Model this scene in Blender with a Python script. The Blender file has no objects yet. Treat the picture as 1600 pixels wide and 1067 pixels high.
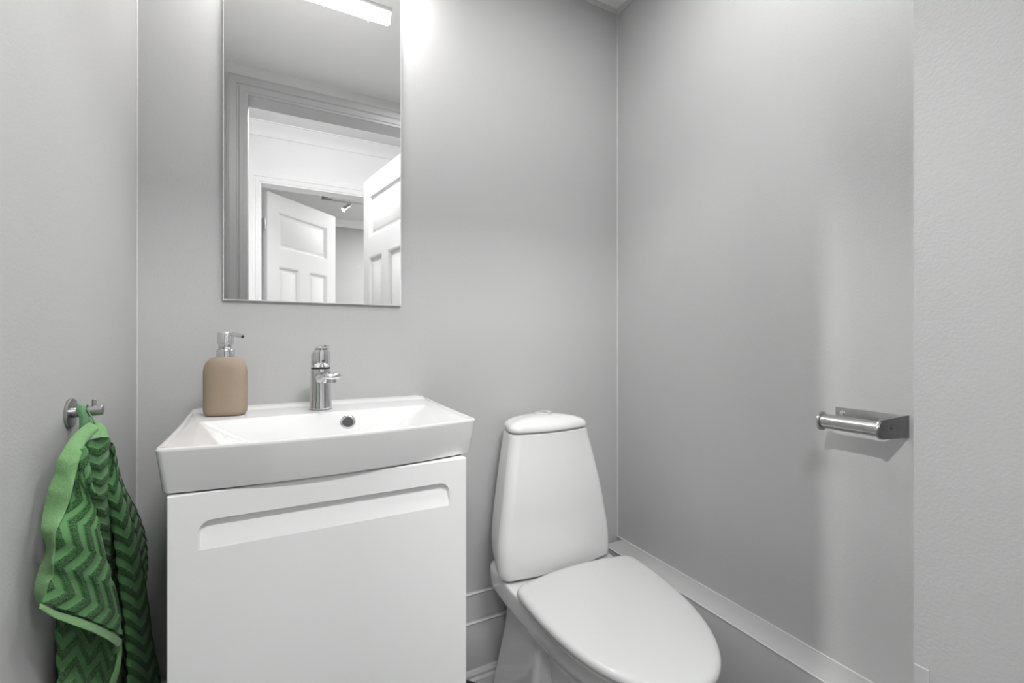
import bpy, bmesh, math, random
from mathutils import Vector, Matrix
PI = math.pi
SC = bpy.context.scene
COL = SC.collection

# ------------------------------------------------------------------ camera, world, lights, exposure
CAM_Z = 1.10
cam_d = bpy.data.cameras.new('camera'); cam = bpy.data.objects.new('camera', cam_d); COL.objects.link(cam)
cam_d.sensor_width = 36.0; cam_d.lens = 15.84; cam_d.shift_y = -4.5/1600
cam_d.clip_start = 0.01; cam_d.clip_end = 50
cam.location = (0, 0, CAM_Z); cam.rotation_euler = (PI/2, 0, -math.radians(27.8524))
SC.camera = cam
SC.view_settings.view_transform = 'Standard'; SC.view_settings.look = 'None'
SC.view_settings.gamma = 1.0; SC.view_settings.use_curve_mapping = False
SC.view_settings.exposure = 0.09
w = bpy.data.worlds.new('world'); SC.world = w; w.use_nodes = True
w.node_tree.nodes['Background'].inputs[0].default_value = (1, 1, 1, 1)
w.node_tree.nodes['Background'].inputs[1].default_value = 0.0

MIRROR_LAMP = 70.0         # radiance of the tube over the mirror
HALL_SPOT = 160.0           # W, hall spotlight far left of the doorway
HALL_FILL = 29.0           # W, added fill light in the hall, aimed through the doorway
HALL_LEFT_FILL = 50.0            # W, added fill light in the hall for the right wall
FAR_ROOM = 58.0             # W, lights of the room across the hall
ROOM_FILL = 6.2             # W, added fill light under the toilet room ceiling
def area_light(name, loc, power, sx, sy, rot=(0, 0, 0), color=(1, 1, 1)):
    l = bpy.data.lights.new(name, 'AREA'); l.shape = 'RECTANGLE'; l.size = sx; l.size_y = sy; l.energy = power; l.color = color
    o = bpy.data.objects.new(name, l); COL.objects.link(o); o.location = loc; o.rotation_euler = rot
    return o
def spot_light(name, loc, target, power, radius, cone, blend):
    l = bpy.data.lights.new(name, 'SPOT'); l.energy = power; l.shadow_soft_size = radius
    l.spot_size = math.radians(cone); l.spot_blend = blend
    o = bpy.data.objects.new(name, l); COL.objects.link(o); o.location = loc
    o.rotation_euler = (Vector(target)-Vector(loc)).to_track_quat('-Z', 'Y').to_euler()
    return o
spot_light('hall_spotlight', (-1.60, -0.425, 2.47), (1.12, .82, .55), HALL_SPOT, 0.03, 31, .7)
area_light('hall_fill_panel', (.40, -0.38, 2.575), HALL_FILL, 0.5, 0.14, (Vector((.48, 1.0, .70))-Vector((.40, -.38, 2.575))).to_track_quat('-Z', 'Y').to_euler())
spot_light('hall_left_fill', (-.42, -.52, 2.50), (1.1, 1.15, .52), HALL_LEFT_FILL, 0.14, 48, .7)
area_light('room_fill_light', (.69, .66, 2.29), ROOM_FILL, 0.3, 0.3)
area_light('far_room_light', (1.6, -2.2, 2.55), FAR_ROOM, 1.0, 1.0)

# ------------------------------------------------------------------ helpers
def tag(o, label=None, cat=None, group=None, kind=None):
    if label: o['label'] = label
    if cat: o['category'] = cat
    if group: o['group'] = group
    if kind: o['kind'] = kind
    return o
def thing(name, label, cat, loc=(0, 0, 0), group=None):
    o = bpy.data.objects.new(name, None); COL.objects.link(o); o.location = loc
    o.empty_display_size = 0.05
    return tag(o, label, cat, group)
def obj(name, bm, mat, parent=None, smooth=35, label=None):
    """Link a bmesh (world coordinates) as one mesh object, under parent if given."""
    bmesh.ops.recalc_face_normals(bm, faces=bm.faces[:])
    me = bpy.data.meshes.new(name); bm.to_mesh(me); bm.free()
    if smooth:
        me.polygons.foreach_set('use_smooth', [True]*len(me.polygons))
        me.set_sharp_from_angle(angle=math.radians(smooth))
    o = bpy.data.objects.new(name, me); COL.objects.link(o)
    if isinstance(mat, (list, tuple)):
        for m in mat: me.materials.append(m)
    else: me.materials.append(mat)
    if parent:
        o.parent = parent
        wl = Vector((0, 0, 0)); p = parent
        while p: wl = wl + p.location; p = p.parent
        me.transform(Matrix.Translation(-wl))
    if label: o['label'] = label
    return o
def struct(name, bm, mat, parent=None, smooth=0):
    o = obj(name, bm, mat, parent, smooth)
    if not parent: o['kind'] = 'structure'
    return o
def box(bm, x0, x1, y0, y1, z0, z1, bev=0.0, seg=2):
    r = bmesh.ops.create_cube(bm, size=1.0)
    vs = r['verts']
    for v in vs:
        v.co = Vector(((x0+x1)/2 + v.co.x*(x1-x0), (y0+y1)/2 + v.co.y*(y1-y0), (z0+z1)/2 + v.co.z*(z1-z0)))
    if bev > 0:
        es = list({e for v in vs for e in v.link_edges})
        bmesh.ops.bevel(bm, geom=es, offset=bev, segments=seg, affect='EDGES', profile=0.5)
    return bm
def B(): return bmesh.new()
def loft(bm, rings, cap0=True, cap1=True, closed=True):
    """rings: lists of equally many points."""
    vr = [[bm.verts.new(p) for p in r] for r in rings]
    n = len(rings[0])
    for a, b in zip(vr, vr[1:]):
        for i in range(n if closed else n-1):
            j = (i+1) % n
            try: bm.faces.new((a[i], a[j], b[j], b[i]))
            except ValueError: pass
    if cap0: bm.faces.new(list(reversed(vr[0])))
    if cap1: bm.faces.new(vr[-1])
    return vr
def frame_for(d):
    d = Vector(d).normalized()
    a = Vector((0, 0, 1)) if abs(d.z) < 0.9 else Vector((1, 0, 0))
    u = d.cross(a).normalized(); v = u.cross(d).normalized()
    return u, v
def tube(bm, pts, r, n=16, cap=True):
    pts = [Vector(p) for p in pts]
    rs = r if isinstance(r, (list, tuple)) else [r]*len(pts)
    rings = []; u = None
    for i, p in enumerate(pts):
        d = (pts[min(i+1, len(pts)-1)] - pts[max(i-1, 0)]).normalized()
        if u is None: u, v = frame_for(d)
        else:
            u = (u - d*u.dot(d)).normalized(); v = u.cross(d).normalized()
        rings.append([p + (u*math.cos(2*PI*k/n) + v*math.sin(2*PI*k/n))*rs[i] for k in range(n)])
    loft(bm, rings, cap, cap)
    return bm
def lathe(bm, prof, c=(0, 0, 0), axis=(0, 0, 1), n=40, sx=1.0, sy=1.0):
    """prof: (radius, height) pairs along axis from c."""
    c = Vector(c); ax = Vector(axis).normalized()
    if abs(ax.z) > 0.99: u, v = Vector((1, 0, 0)), Vector((0, 1, 0))
    else: u, v = frame_for(ax)
    rings = [[c + ax*h + (u*math.cos(2*PI*k/n)*sx + v*math.sin(2*PI*k/n)*sy)*r for k in range(n)] for r, h in prof]
    loft(bm, rings)
    return bm
def sheet(bm, rows, nu, nv, f, uvl=None):
    """grid surface f(u,v)->point ; uv stored when a layer is given"""
    g = [[bm.verts.new(f(i/nu, j/nv)) for i in range(nu+1)] for j in range(nv+1)]
    fs = []
    for j in range(nv):
        for i in range(nu):
            fs.append(bm.faces.new((g[j][i], g[j][i+1], g[j+1][i+1], g[j+1][i])))
    return g, fs

# ------------------------------------------------------------------ materials
def mat(name, col, rough=0.5, metal=0.0, coat=0.0, spec=0.5, bump=None, noise=None):
    m = bpy.data.materials.new(name); m.use_nodes = True
    nt = m.node_tree; b = nt.nodes['Principled BSDF']
    b.inputs['Base Color'].default_value = (*col, 1); b.inputs['Roughness'].default_value = rough
    b.inputs['Metallic'].default_value = metal; b.inputs['Coat Weight'].default_value = coat
    b.inputs['Coat Roughness'].default_value = 0.03
    b.inputs['Specular IOR Level'].default_value = spec
    tc = nt.nodes.new('ShaderNodeTexCoord')
    if noise:      # (scale, lo, hi) multiply on the base colour, like mottled paint
        n = nt.nodes.new('ShaderNodeTexNoise'); n.inputs['Scale'].default_value = noise[0]; n.inputs['Detail'].default_value = 5
        r = nt.nodes.new('ShaderNodeMapRange'); r.inputs['To Min'].default_value = noise[1]; r.inputs['To Max'].default_value = noise[2]
        mx = nt.nodes.new('ShaderNodeMix'); mx.data_type = 'RGBA'; mx.blend_type = 'MULTIPLY'; mx.inputs[0].default_value = 1
        mx.inputs[6].default_value = (*col, 1)
        nt.links.new(tc.outputs['Object'], n.inputs['Vector']); nt.links.new(n.outputs['Fac'], r.inputs['Value'])
        nt.links.new(r.outputs[0], mx.inputs[7]); nt.links.new(mx.outputs[2], b.inputs['Base Color'])
    if bump:       # (scale, strength, distance)
        n = nt.nodes.new('ShaderNodeTexNoise'); n.inputs['Scale'].default_value = bump[0]; n.inputs['Detail'].default_value = 3
        bp = nt.nodes.new('ShaderNodeBump'); bp.inputs['Strength'].default_value = bump[1]; bp.inputs['Distance'].default_value = bump[2]
        nt.links.new(tc.outputs['Object'], n.inputs['Vector']); nt.links.new(n.outputs['Fac'], bp.inputs['Height'])
        nt.links.new(bp.outputs[0], b.inputs['Normal'])
    return m
def emis(name, col, strength):
    m = bpy.data.materials.new(name); m.use_nodes = True
    b = m.node_tree.nodes['Principled BSDF']
    b.inputs['Base Color'].default_value = (0.9, 0.9, 0.9, 1)
    b.inputs['Emission Color'].default_value = (*col, 1); b.inputs['Emission Strength'].default_value = strength
    return m
M_WALL = mat('grey_wall_paint', (0.48, 0.48, 0.48), 0.55, bump=(260, 0.16, 0.002), noise=(3.0, 0.97, 1.03), spec=0.35)
M_TRIM = mat('grey_trim_paint', (0.50, 0.50, 0.50), 0.38, bump=(90, 0.04, 0.001))
M_BEAD = mat('grey_caulk', (0.56, 0.56, 0.56), 0.4)
M_CEIL = mat('white_ceiling_paint', (0.82, 0.82, 0.82), 0.7, bump=(200, 0.08, 0.001))
M_WHITE = mat('white_hall_paint', (0.87, 0.87, 0.87), 0.5, bump=(150, 0.05, 0.001))
M_DOOR = mat('white_door_paint', (0.74, 0.74, 0.74), 0.6, bump=(60, 0.03, 0.001))
M_CASING = mat('grey_casing_paint', (0.35, 0.35, 0.35), 0.4)
M_JAMB = mat('grey_door_frame_paint', (0.35, 0.35, 0.35), 0.55, bump=(260, 0.14, 0.002), spec=0.35)
M_FLOOR = mat('dark_floor', (0.20, 0.20, 0.20), 0.4, noise=(8, 0.8, 1.2))
M_HFLOOR = mat('pale_hall_floor', (0.62, 0.61, 0.60), 0.4, noise=(5, 0.85, 1.1))
M_CAB = mat('white_satin_lacquer', (0.86, 0.86, 0.86), 0.33, bump=(120, 0.02, 0.001))
M_CER = mat('white_glazed_ceramic', (0.73, 0.73, 0.73), 0.10, coat=0.6)
M_LID = mat('white_plastic', (0.58, 0.58, 0.58), 0.16, coat=0.2)
M_CHROME = mat('chrome', (0.74, 0.74, 0.75), 0.07, metal=1.0)
M_STEEL = mat('brushed_steel', (0.47, 0.47, 0.47), 0.30, metal=1.0, noise=(60, 0.8, 1.15))
M_STEELD = mat('dark_brushed_steel', (0.22, 0.22, 0.22), 0.33, metal=1.0, noise=(60, 0.7, 1.15))
M_DARK = mat('dark_rubber', (0.02, 0.02, 0.02), 0.5)
M_MIRROR = mat('silvered_glass', (0.93, 0.93, 0.93), 0.0, metal=1.0)
M_EDGE = mat('polished_glass_edge', (0.93, 0.94, 0.94), 0.12, coat=0.5)
M_STRIP = mat('pale_caulk_strip', (0.66, 0.66, 0.66), 0.4)
M_BEIGE = mat('beige_stoneware', (0.34, 0.268, 0.200), 0.62, bump=(300, 0.06, 0.001), noise=(220, 0.93, 1.05), spec=0.3)
M_TUBE = emis('lamp_diffuser', (1, 0.99, 0.97), MIRROR_LAMP)
M_SPOTLIT = emis('spot_bulb', (1, 0.9, 0.72), 3.0)
M_HALLLAMP = emis('hall_lamp_glass', (1, 1, 1), 8.0)
M_LAMPBODY = mat('lamp_housing', (0.55, 0.55, 0.55), 0.35, metal=0.6)

# ------------------------------------------------------------------ the setting
XL, XR, YB, YF, ZC = -0.2756, 1.1318, 1.30, 0.25, 2.316     # toilet room
YH = 0.14                                                    # hall side of the door wall
OL, OR, OZ = -0.104, 0.705, 2.185                            # doorway
YO, YO2, HZ = -1.02, -1.12, 2.60                             # wall across the hall, hall ceiling
def faces_mat(o, test, idx):
    for p in o.data.polygons:
        if test(p): p.material_index = idx
struct('wall_back', box(B(), XL-.1, XR+.1, YB, YB+.1, 0, ZC+.1), M_WALL)
struct('wall_left', box(B(), XL-.1, XL, YF, YB, 0, ZC+.1), M_WALL)
struct('wall_right', box(B(), XR, XR+.1, YF, YB, 0, ZC+.1), M_WALL)
bm = B(); box(bm, -2.7, OL, YH, YF, 0, 2.7); box(bm, OR, 2.5, YH, YF, 0, 2.7); box(bm, OL, OR, YH, YF, OZ, 2.7)
o = struct('wall_front', bm, [M_WALL, M_WHITE, M_JAMB])
faces_mat(o, lambda p: p.normal.y < -.5, 1)
faces_mat(o, lambda p: abs(p.normal.x) > .5 and OL-.1 < p.center.x < OR+.1, 2)
struct('floor', box(B(), XL-.1, XR+.1, YH, YB+.1, -.1, 0), M_FLOOR)
struct('ceiling', box(B(), XL, XR, YF, YB, ZC, ZC+.1), M_CEIL)
struct('floor_hall', box(B(), -2.7, 3.2, -3.6, YH, -.1, 0), M_HFLOOR)
struct('ceiling_hall', box(B(), -2.7, 3.2, -3.6, YH, HZ, HZ+.1), M_CEIL)
struct('wall_hall_left', box(B(), -2.7, -2.6, YO, YH, 0, HZ), M_WHITE)
struct('wall_hall_right', box(B(), 2.4, 2.5, YO, YH, 0, HZ), M_WHITE)
HL, HR = -0.079, 0.74
bm = B(); box(bm, -2.7, HL, YO2, YO, 0, HZ); box(bm, HR, 3.2, YO2, YO, 0, HZ); box(bm, HL, HR, YO2, YO, OZ, HZ)
struct('wall_hall_far', bm, M_WHITE)
struct('wall_far_room_end', box(B(), -2.7, 3.2, -3.58, -3.48, 0, HZ), M_WALL)
struct('wall_far_room_left', box(B(), -2.7, -2.6, -3.48, YO2, 0, HZ), M_WALL)
struct('wall_far_room_right', box(B(), 3.1, 3.2, -3.48, YO2, 0, HZ), M_WALL)

def profile_run(prof, path, closed=False):
    """sweep: prof list of (out, up) ; path list of (point, out_dir, up_dir)"""
    bm = B(); loft(bm, [[Vector(p)+Vector(o)*a+Vector(u)*b for a, b in prof] for p, o, u in path]); return bm
# crown mouldings in hall and far room
CROWN = [(0, 0), (0, -.085), (.010, -.085), (.014, -.075), (.022, -.060), (.040, -.032), (.055, -.020), (.062, -.010), (.070, -.008), (.070, 0)]
struct('trim_1', profile_run(CROWN, [((-2.6, YO, HZ), (0, 1, 0), (0, 0, 1)), ((2.4, YO, HZ), (0, 1, 0), (0, 0, 1))]), M_WHITE, None, 30)
struct('trim_2', profile_run(CROWN, [((-2.6, -3.48, HZ), (0, 1, 0), (0, 0, 1)), ((3.1, -3.48, HZ), (0, 1, 0), (0, 0, 1))]), M_WHITE, None, 30)
# door casings: profile is (away from opening, out of the wall)
CAS = [(0, 0), (0, .010), (.010, .010), (.013, .014), (.030, .014), (.033, .010), (.040, .010), (.043, .015), (.068, .017), (.075, .013), (.080, .013), (.080, 0)]
def casing(x0, x1, z1, y, s, w=1.0):
    """three-sided casing around a doorway, s = outward direction along y"""
    bm = B()
    def pt(x, z, ox, oz): return [Vector((x+ox*a*w, y+s*b, z+oz*a*w)) for a, b in CAS]
    rings = [pt(x0, 0, -1, 0), pt(x0, z1, -1, 1), pt(x1, z1, 1, 1), pt(x1, 0, 1, 0)]
    loft(bm, rings); return bm
struct('trim_3', casing(OL, OR+.004, OZ, YF, 1), M_CASING, None, 30)
struct('trim_19', box(B(), OR-.0006, OR+.004, YH, YF+.0125, 0, OZ), M_JAMB)
struct('trim_4', casing(OL, OR, OZ, YH, -1), M_WHITE, None, 30)
struct('trim_5', casing(HL, HR, OZ, YO, 1, 1.1), M_WHITE, None, 30)
struct('trim_6', casing(HL, HR, OZ, YO2, -1, 1.1), M_WHITE, None, 30)
# caulk beads in the corners and small moulding under the ceiling
def bead(p, q, r):
    return tube(B(), [p, q], r, 8)
struct('trim_7', bead((XR-.001, YB-.001, .363), (XR-.001, YB-.001, ZC-.012), .0035), M_BEAD, None, 60)
struct('trim_8', bead((XL+.001, YB-.001, .0), (XL+.001, YB-.001, ZC), .0025), M_BEAD, None, 60)
COVE = [(0, 0), (0, -.014), (.003, -.014), (.010, -.006), (.012, 0)]
struct('trim_9', profile_run(COVE, [((XL, YB, ZC), (0, -1, 0), (0, 0, 1)), ((XR, YB, ZC), (0, -1, 0), (0, 0, 1))]), M_TRIM)
struct('trim_10', profile_run(COVE, [((XR, YB, ZC), (-1, 0, 0), (0, 0, 1)), ((XR, YF, ZC), (-1, 0, 0), (0, 0, 1))]), M_TRIM)
# boxed ledge along the right wall
LX, LZ = 1.0436, 0.3634
struct('trim_11', box(B(), LX, XR, YF+.02, YB-.028, 0, LZ, .002), M_TRIM, None, 30)
# two stepped boards and the moulded skirting low on the back wall
bm = B(); box(bm, XL, LX, YB-.014, YB, 0.10, .313, .0025); struct('trim_12', bm, M_TRIM, None, 30)
bm = B(); box(bm, XL, LX, YB-.028, YB-.014, 0.06, .232, .0025); struct('trim_13', bm, M_TRIM, None, 30)
SK = [(0, 0), (.020, 0), (.020, .055), (.017, .062), (.017, .066), (.011, .072), (.011, .080), (.006, .088), (0, .090)]
struct('baseboard_back', profile_run(SK, [((XL, YB-.028, 0), (0, -1, 0), (0, 0, 1)), ((LX, YB-.028, 0), (0, -1, 0), (0, 0, 1))]), M_TRIM, None, 30)
struct('trim_15', bead((XL, YB-.0135, .3115), (LX, YB-.0135, .3115), .0035), M_STRIP, None, 60)
struct('trim_16', bead((XL, YB-.0275, .2305), (LX, YB-.0275, .2305), .0035), M_STRIP, None, 60)
struct('trim_17', bead((LX+.001, YF+.02, LZ-.001), (LX+.001, YB-.028, LZ-.001), .0022), M_STRIP, None, 60)
struct('trim_18', bead((XR-.001, YF+.02, LZ+.001), (XR-.001, YB, LZ+.001), .0020), M_STRIP, None, 60)
# painted plate at the foot of the right door jamb
struct('trim_14', box(B(), OR-.0026, OR-.0006, .247, .262, 0, .697, .0008), M_JAMB)

# ------------------------------------------------------------------ doors seen in the mirror
def panel_door(W, H, T):
    """slab along +x from hinge, centred on y; two-over-two panels under one wide panel"""
    bm = B()
    st = .105; mid = .10
    xs = [0, st, W/2-mid/2, W/2+mid/2, W-st, W]
    zs = [0, .22, .86, 1.00, H-.60, H-.46+.0, H-.12, H]
    def bx(a, b, c, d): box(bm, a, b, -T/2, T/2, c, d)
    bx(0, st, 0, H); bx(W-st, W, 0, H)
    for a, b in ((0, .22), (.80, .94), (H-.53, H-.40), (H-.12, H)): bx(st, W-st, a, b)
    for a, b in ((.22, .80), (.94, H-.53)): bx(W/2-mid/2, W/2+mid/2, a, b)
    fields = [(st, W-st, H-.40, H-.12)] + [(a, b, c, d) for a, b in ((st, W/2-mid/2), (W/2+mid/2, W-st)) for c, d in ((.22, .80), (.94, H-.53))]
    for a, b, c, d in fields:
        box(bm, a, b, -.006, .006, c, d)
        for s in (-1, 1):   # sloping moulding round the field and a raised centre
            def rg(i, y): return [Vector((a+i, s*y, c+i)), Vector((b-i, s*y, c+i)), Vector((b-i, s*y, d-i)), Vector((a+i, s*y, d-i))]
            loft(bm, [rg(0, T/2-.001), rg(.008, T/2-.002), rg(.020, .0065)], False, False)
            loft(bm, [rg(.034, .0062), rg(.046, .011)], False, True)
    return bm
def hang_door(name, hinge, ang, W, T, hz):
    bm = panel_door(W, 2.165, T)
    o = struct(name, bm, M_DOOR, None, 25)
    M = Matrix.Translation(Vector(hinge)) @ Matrix.Rotation(ang, 4, 'Z')
    o.data.transform(M)
    for z in hz:
        hb = B(); lathe(hb, [(.006, -.045), (.0075, -.04), (.0075, .04), (.006, .045)], (0, 0, z), n=14)
        box(hb, -.002, .03, -T/2-.002, -T/2, z-.04, z+.04)
        hb.transform(M); obj('hinge', hb, M_STEEL, o, 40)
    for s in (-1, 1):
        hb = B(); lathe(hb, [(.024, 0), (.024, .006), (.010, .008), (.010, .045)], (W-.06, s*T/2, 1.02), (0, s, 0), 24)
        tube(hb, [(W-.06, s*(T/2+.045), 1.02), (W-.10, s*(T/2+.047), 1.02), (W-.17, s*(T/2+.045), 1.02)], .009, 12)
        hb.transform(M); obj('door_handle', hb, M_STEEL, o, 40)
    return o
hang_door('door_1', (OR-.012, YH-.045, .01), math.atan2(-.73, -.125), .75, .040, (.25, 1.9))
hang_door('door_2', (HL+.022, YO2-.04, .01), math.atan2(-.51, .51), .74, .040, (.25, 1.93))

# ------------------------------------------------------------------ ceiling spotlight in the room across the hall (seen in the mirror)
t = thing('ceiling_spotlight', 'steel spotlight bar on the ceiling of the far room, seen in the mirror', 'spotlight', (.60, -2.43, 2.60))
obj('canopy', lathe(B(), [(.052, 0), (.052, -.048), (.045, -.058), (.020, -.060)], (.485, -2.43, 2.60), n=32), M_STEEL, t)
obj('bar', tube(B(), [(.43, -2.43, 2.535), (.9, -2.43, 2.535), (1.45, -2.43, 2.535)], .008, 12), M_STEEL, t)
for sx in (.72, 1.30):
    obj('stem', tube(B(), [(sx, -2.43, 2.535), (sx, -2.43, 2.520), (sx-.004, -2.428, 2.508), (sx-.02, -2.42, 2.500)], .006, 10), M_STEEL, t)
    d = Vector((-.62, .25, -.60)).normalized(); c = Vector((sx-.018, -2.42, 2.502))
    hd = obj('spot_head', lathe(B(), [(.012, -.012), (.020, 0), (.022, .05), (.030, .085), (.030, .090), (.026, .090)], c, d, 24), M_STEEL, t)
    obj('bulb', lathe(B(), [(.001, .086), (.025, .087), (.025, .092), (.001, .094)], c, d, 24), M_SPOTLIT, hd, label='glowing warm bulb')
# added fill downlight and invented spotlight bar housing the hall lights, both outside the picture
t = thing('added_downlight', 'added round white fitting for the fill light in the toilet room ceiling', 'downlight', (.69, .66, ZC))
obj('trim_ring', lathe(B(), [(.150, 0), (.165, -.001), (.165, -.006), (.155, -.010), (.145, -.008), (.145, 0)], (.69, .66, ZC), n=48), M_CEIL, t, 40)
obj('light_diffuser', lathe(B(), [(.001, -.002), (.144, -.002), (.144, -.006), (.001, -.006)], (.69, .66, ZC), n=48), M_CEIL, t, 40)
t = thing('hall_spotlight', 'added white spotlight bar on the hall ceiling to house the hall lights', 'spotlight', (-.6, -.47, HZ))
obj('bar', box(B(), -1.75, .60, -.485, -.455, HZ-.022, HZ, .003), M_CEIL, t)
for c, d in (((-1.66, -.455, 2.50), (.82, .28, -.5)), ((-.44, -.55, 2.535), (.6, .5, -.7)), ((.40, -.45, 2.58), (.05, .5, -.8))):
    obj('spot_head', lathe(B(), [(.012, -.03), (.028, -.028), (.033, -.02), (.033, .0)], c, d, 24), M_CEIL, t, 40)
# ------------------------------------------------------------------ mirror and the lamp over it
MX0, MX1, MZ0, MZ1 = -0.1095, 0.3225, 1.194, 2.14
t = thing('mirror', 'tall rectangular frameless mirror on the back wall above the basin', 'mirror', ((MX0+MX1)/2, YB, MZ0))
obj('backing', box(B(), MX0+.004, MX1-.004, YB-.004, YB, MZ0+.004, MZ1-.004), M_EDGE, t)
bm = B(); e = .0022
def rg(i, y): return [Vector((MX0+i, y, MZ0+i)), Vector((MX1-i, y, MZ0+i)), Vector((MX1-i, y, MZ1-i)), Vector((MX0+i, y, MZ1-i))]
loft(bm, [rg(e, YB-.0042), rg(0, YB-.0042), rg(0, YB-.0085), rg(e, YB-.010), rg(e, YB-.0042)], False, False)
obj('polished_edge', bm, M_EDGE, t, 0)
bm = B(); box(bm, MX0+e, MX1-e, YB-.0098, YB-.0045, MZ0+e, MZ1-e)
obj('mirror_glass', bm, M_MIRROR, t, 0)
for nm, x, z, dx, dz, r in (('scratch', .2055, 2.045, .004, .028, .0006), ('scratch', .218, 2.012, .007, .020, .0005), ('scratch', .228, 1.985, .004, .010, .0005), ('speck', -.052, 2.04, .0014, .003, .0006), ('speck', .052, 1.995, .001, .003, .0005), ('speck', -.031, 2.015, .001, .003, .0005), ('speck', .216, 1.235, .001, .002, .0009), ('speck', .205, 1.300, .001, .002, .0008), ('speck', .205, 1.262, .001, .001, .0007)):
    obj(nm, tube(B(), [(x, YB-.0099, z), (x+dx, YB-.0099, z-dz)], r, 6), M_EDGE, t, 0)

LY, LZ0 = 1.172, 2.086
t = thing('mirror_lamp', 'slim horizontal tube lamp over the mirror, seen glowing in its glass', 'lamp', (.105, YB, LZ0))
obj('wall_bracket', box(B(), .045, .165, YB-.022, YB, MZ1+.005, MZ1+.085, .003), M_LAMPBODY, t)
bm = B(); box(bm, .085, .125, LY-.01, YB-.015, MZ1+.03, MZ1+.042, .002); box(bm, .085, .125, LY-.012, LY+.002, LZ0+.02, MZ1+.042, .002)
obj('arm', bm, M_LAMPBODY, t)
obj('housing', box(B(), -.106, .320, LY-.02, LY+.022, LZ0+.010, LZ0+.024, .002), M_LAMPBODY, t)
bm = B(); tube(bm, [(-.103, LY, LZ0-.004), (-.097, LY, LZ0-.004), (.311, LY, LZ0-.004), (.317, LY, LZ0-.004)], [.009, .0145, .0145, .009], 20)
obj('diffuser', bm, M_TUBE, t, 40, label='glowing white tube')

# ------------------------------------------------------------------ vanity cabinet
CX0, CX1, CY0, CZ0, CZ1 = -.1436, .3433, .8458, .20, .8605
t = thing('vanity_cabinet', 'white vanity cabinet with a plain drawer front under the wash basin', 'cabinet', (.1, 1.07, CZ0))
bm = B(); th = .016; yb = YB-.045
box(bm, CX0, CX0+th, CY0+.022, yb, CZ0, CZ1-.001); box(bm, CX1-th, CX1, CY0+.022, yb, CZ0, CZ1-.001)
box(bm, CX0+th, CX1-th, CY0+.022, yb, CZ0, CZ0+th); box(bm, CX0+th, CX1-th, yb-th, yb, CZ0+th, CZ1-.2)
obj('carcass', bm, M_CAB, t)
# front with the routed finger pull: vertical at its top, fading out into the face at the bottom
def rrect(x0, x1, z0, z1, r, n=8, rb=None):
    rb = r if rb is None else rb
    P = []
    for cx, cz, a0, rr in ((x1-r, z1-r, 0, r), (x0+r, z1-r, PI/2, r), (x0+rb, z0+rb, PI, rb), (x1-rb, z0+rb, 1.5*PI, rb)):
        for k in range(n+1):
            a = a0 + k*PI/2/n; P.append((cx+rr*math.cos(a), cz+rr*math.sin(a)))
    return P
bm = B()
px0, px1, pz0, pz1 = -.1045, .307, .7705, .8165
pz0 -= 0.0
outer = rrect(CX0+.002, CX1-.002, CZ0+.002, CZ1-.002, .001, 12)
outerb = rrect(CX0, CX1, CZ0, CZ1-.0005, .001, 12)
hole = rrect(px0, px1, pz0, pz1, .020, 12, .0015)
deep = rrect(px0+.003, px1-.003, pz0+.0005, pz1-.004, .017, 12, .0012)
dmax = .012
front = [Vector((x, CY0, z)) for x, z in outer]
h = [Vector((x, CY0, z)) for x, z in hole]
dp = [Vector((x, CY0 + dmax*max(0., (z-pz0)/(pz1-pz0))**.9, z)) for x, z in deep]
back = [Vector((x, CY0+.0215, z)) for x, z in outerb]
mid = [Vector((x, CY0+.002, z)) for x, z in outerb]
# split the face around the hole: ring of quads is possible because both loops run corner by corner
vr = loft(bm, [back, mid, front, h, dp], True, True)
obj('drawer_front', bm, M_CAB, t, 0)

# ------------------------------------------------------------------ wash basin
def ring4(FL, FR, BR, BL, r, bow=0.0, n=14, k=6, side=0.0, bbow=0.0):
    """closed ring through four (x,y,z) corners, rounded with radius r; front bowed outwards by bow"""
    C = [Vector(FL), Vector(FR), Vector(BR), Vector(BL)]
    P = []
    for i in range(4):
        p, q = C[i], C[(i+1) % 4]
        d = (q-p); L = d.length; u = d/L
        a, b = p+u*r, q-u*r
        for j in range(n):
            s = j/(n-1); pt = a.lerp(b, s)
            bb = 4*s*(1-s)
            if i == 0: pt.y -= bow*bb
            if i == 2: pt.y += bbow*bb
            if i == 1: pt.x -= side*bb
            if i == 3: pt.x += side*bb
            P.append(pt)
        u2 = (C[(i+2) % 4]-q).normalized(); b2 = q+u2*r
        for j in range(1, k):
            s = j/k
            P.append(b*(1-s)**2 + q*2*s*(1-s) + b2*s*s)
    return P
RZ = .9345
t = thing('wash_basin', 'white glazed rectangular wash basin resting on the vanity cabinet', 'wash basin', (.107, 1.07, .8625))
def outer_ring(i, z, r=.014, k=0.0):
    return ring4((-.1585+i, .8428+i, z), (.3719-i, .8601+i*.9, z), (.3867-i, 1.2995-k, z), (-.1722+i, 1.2995-k, z), r, .027, side=.004)
def low_ring(i, z, r=.014):
    return ring4((-.1515+i, .851+i, z), (.3625-i, .866+i, z), (.378-i, 1.2990, z), (-.1640+i, 1.2990, z), r, .022, side=.004)
bm = B()
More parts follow.
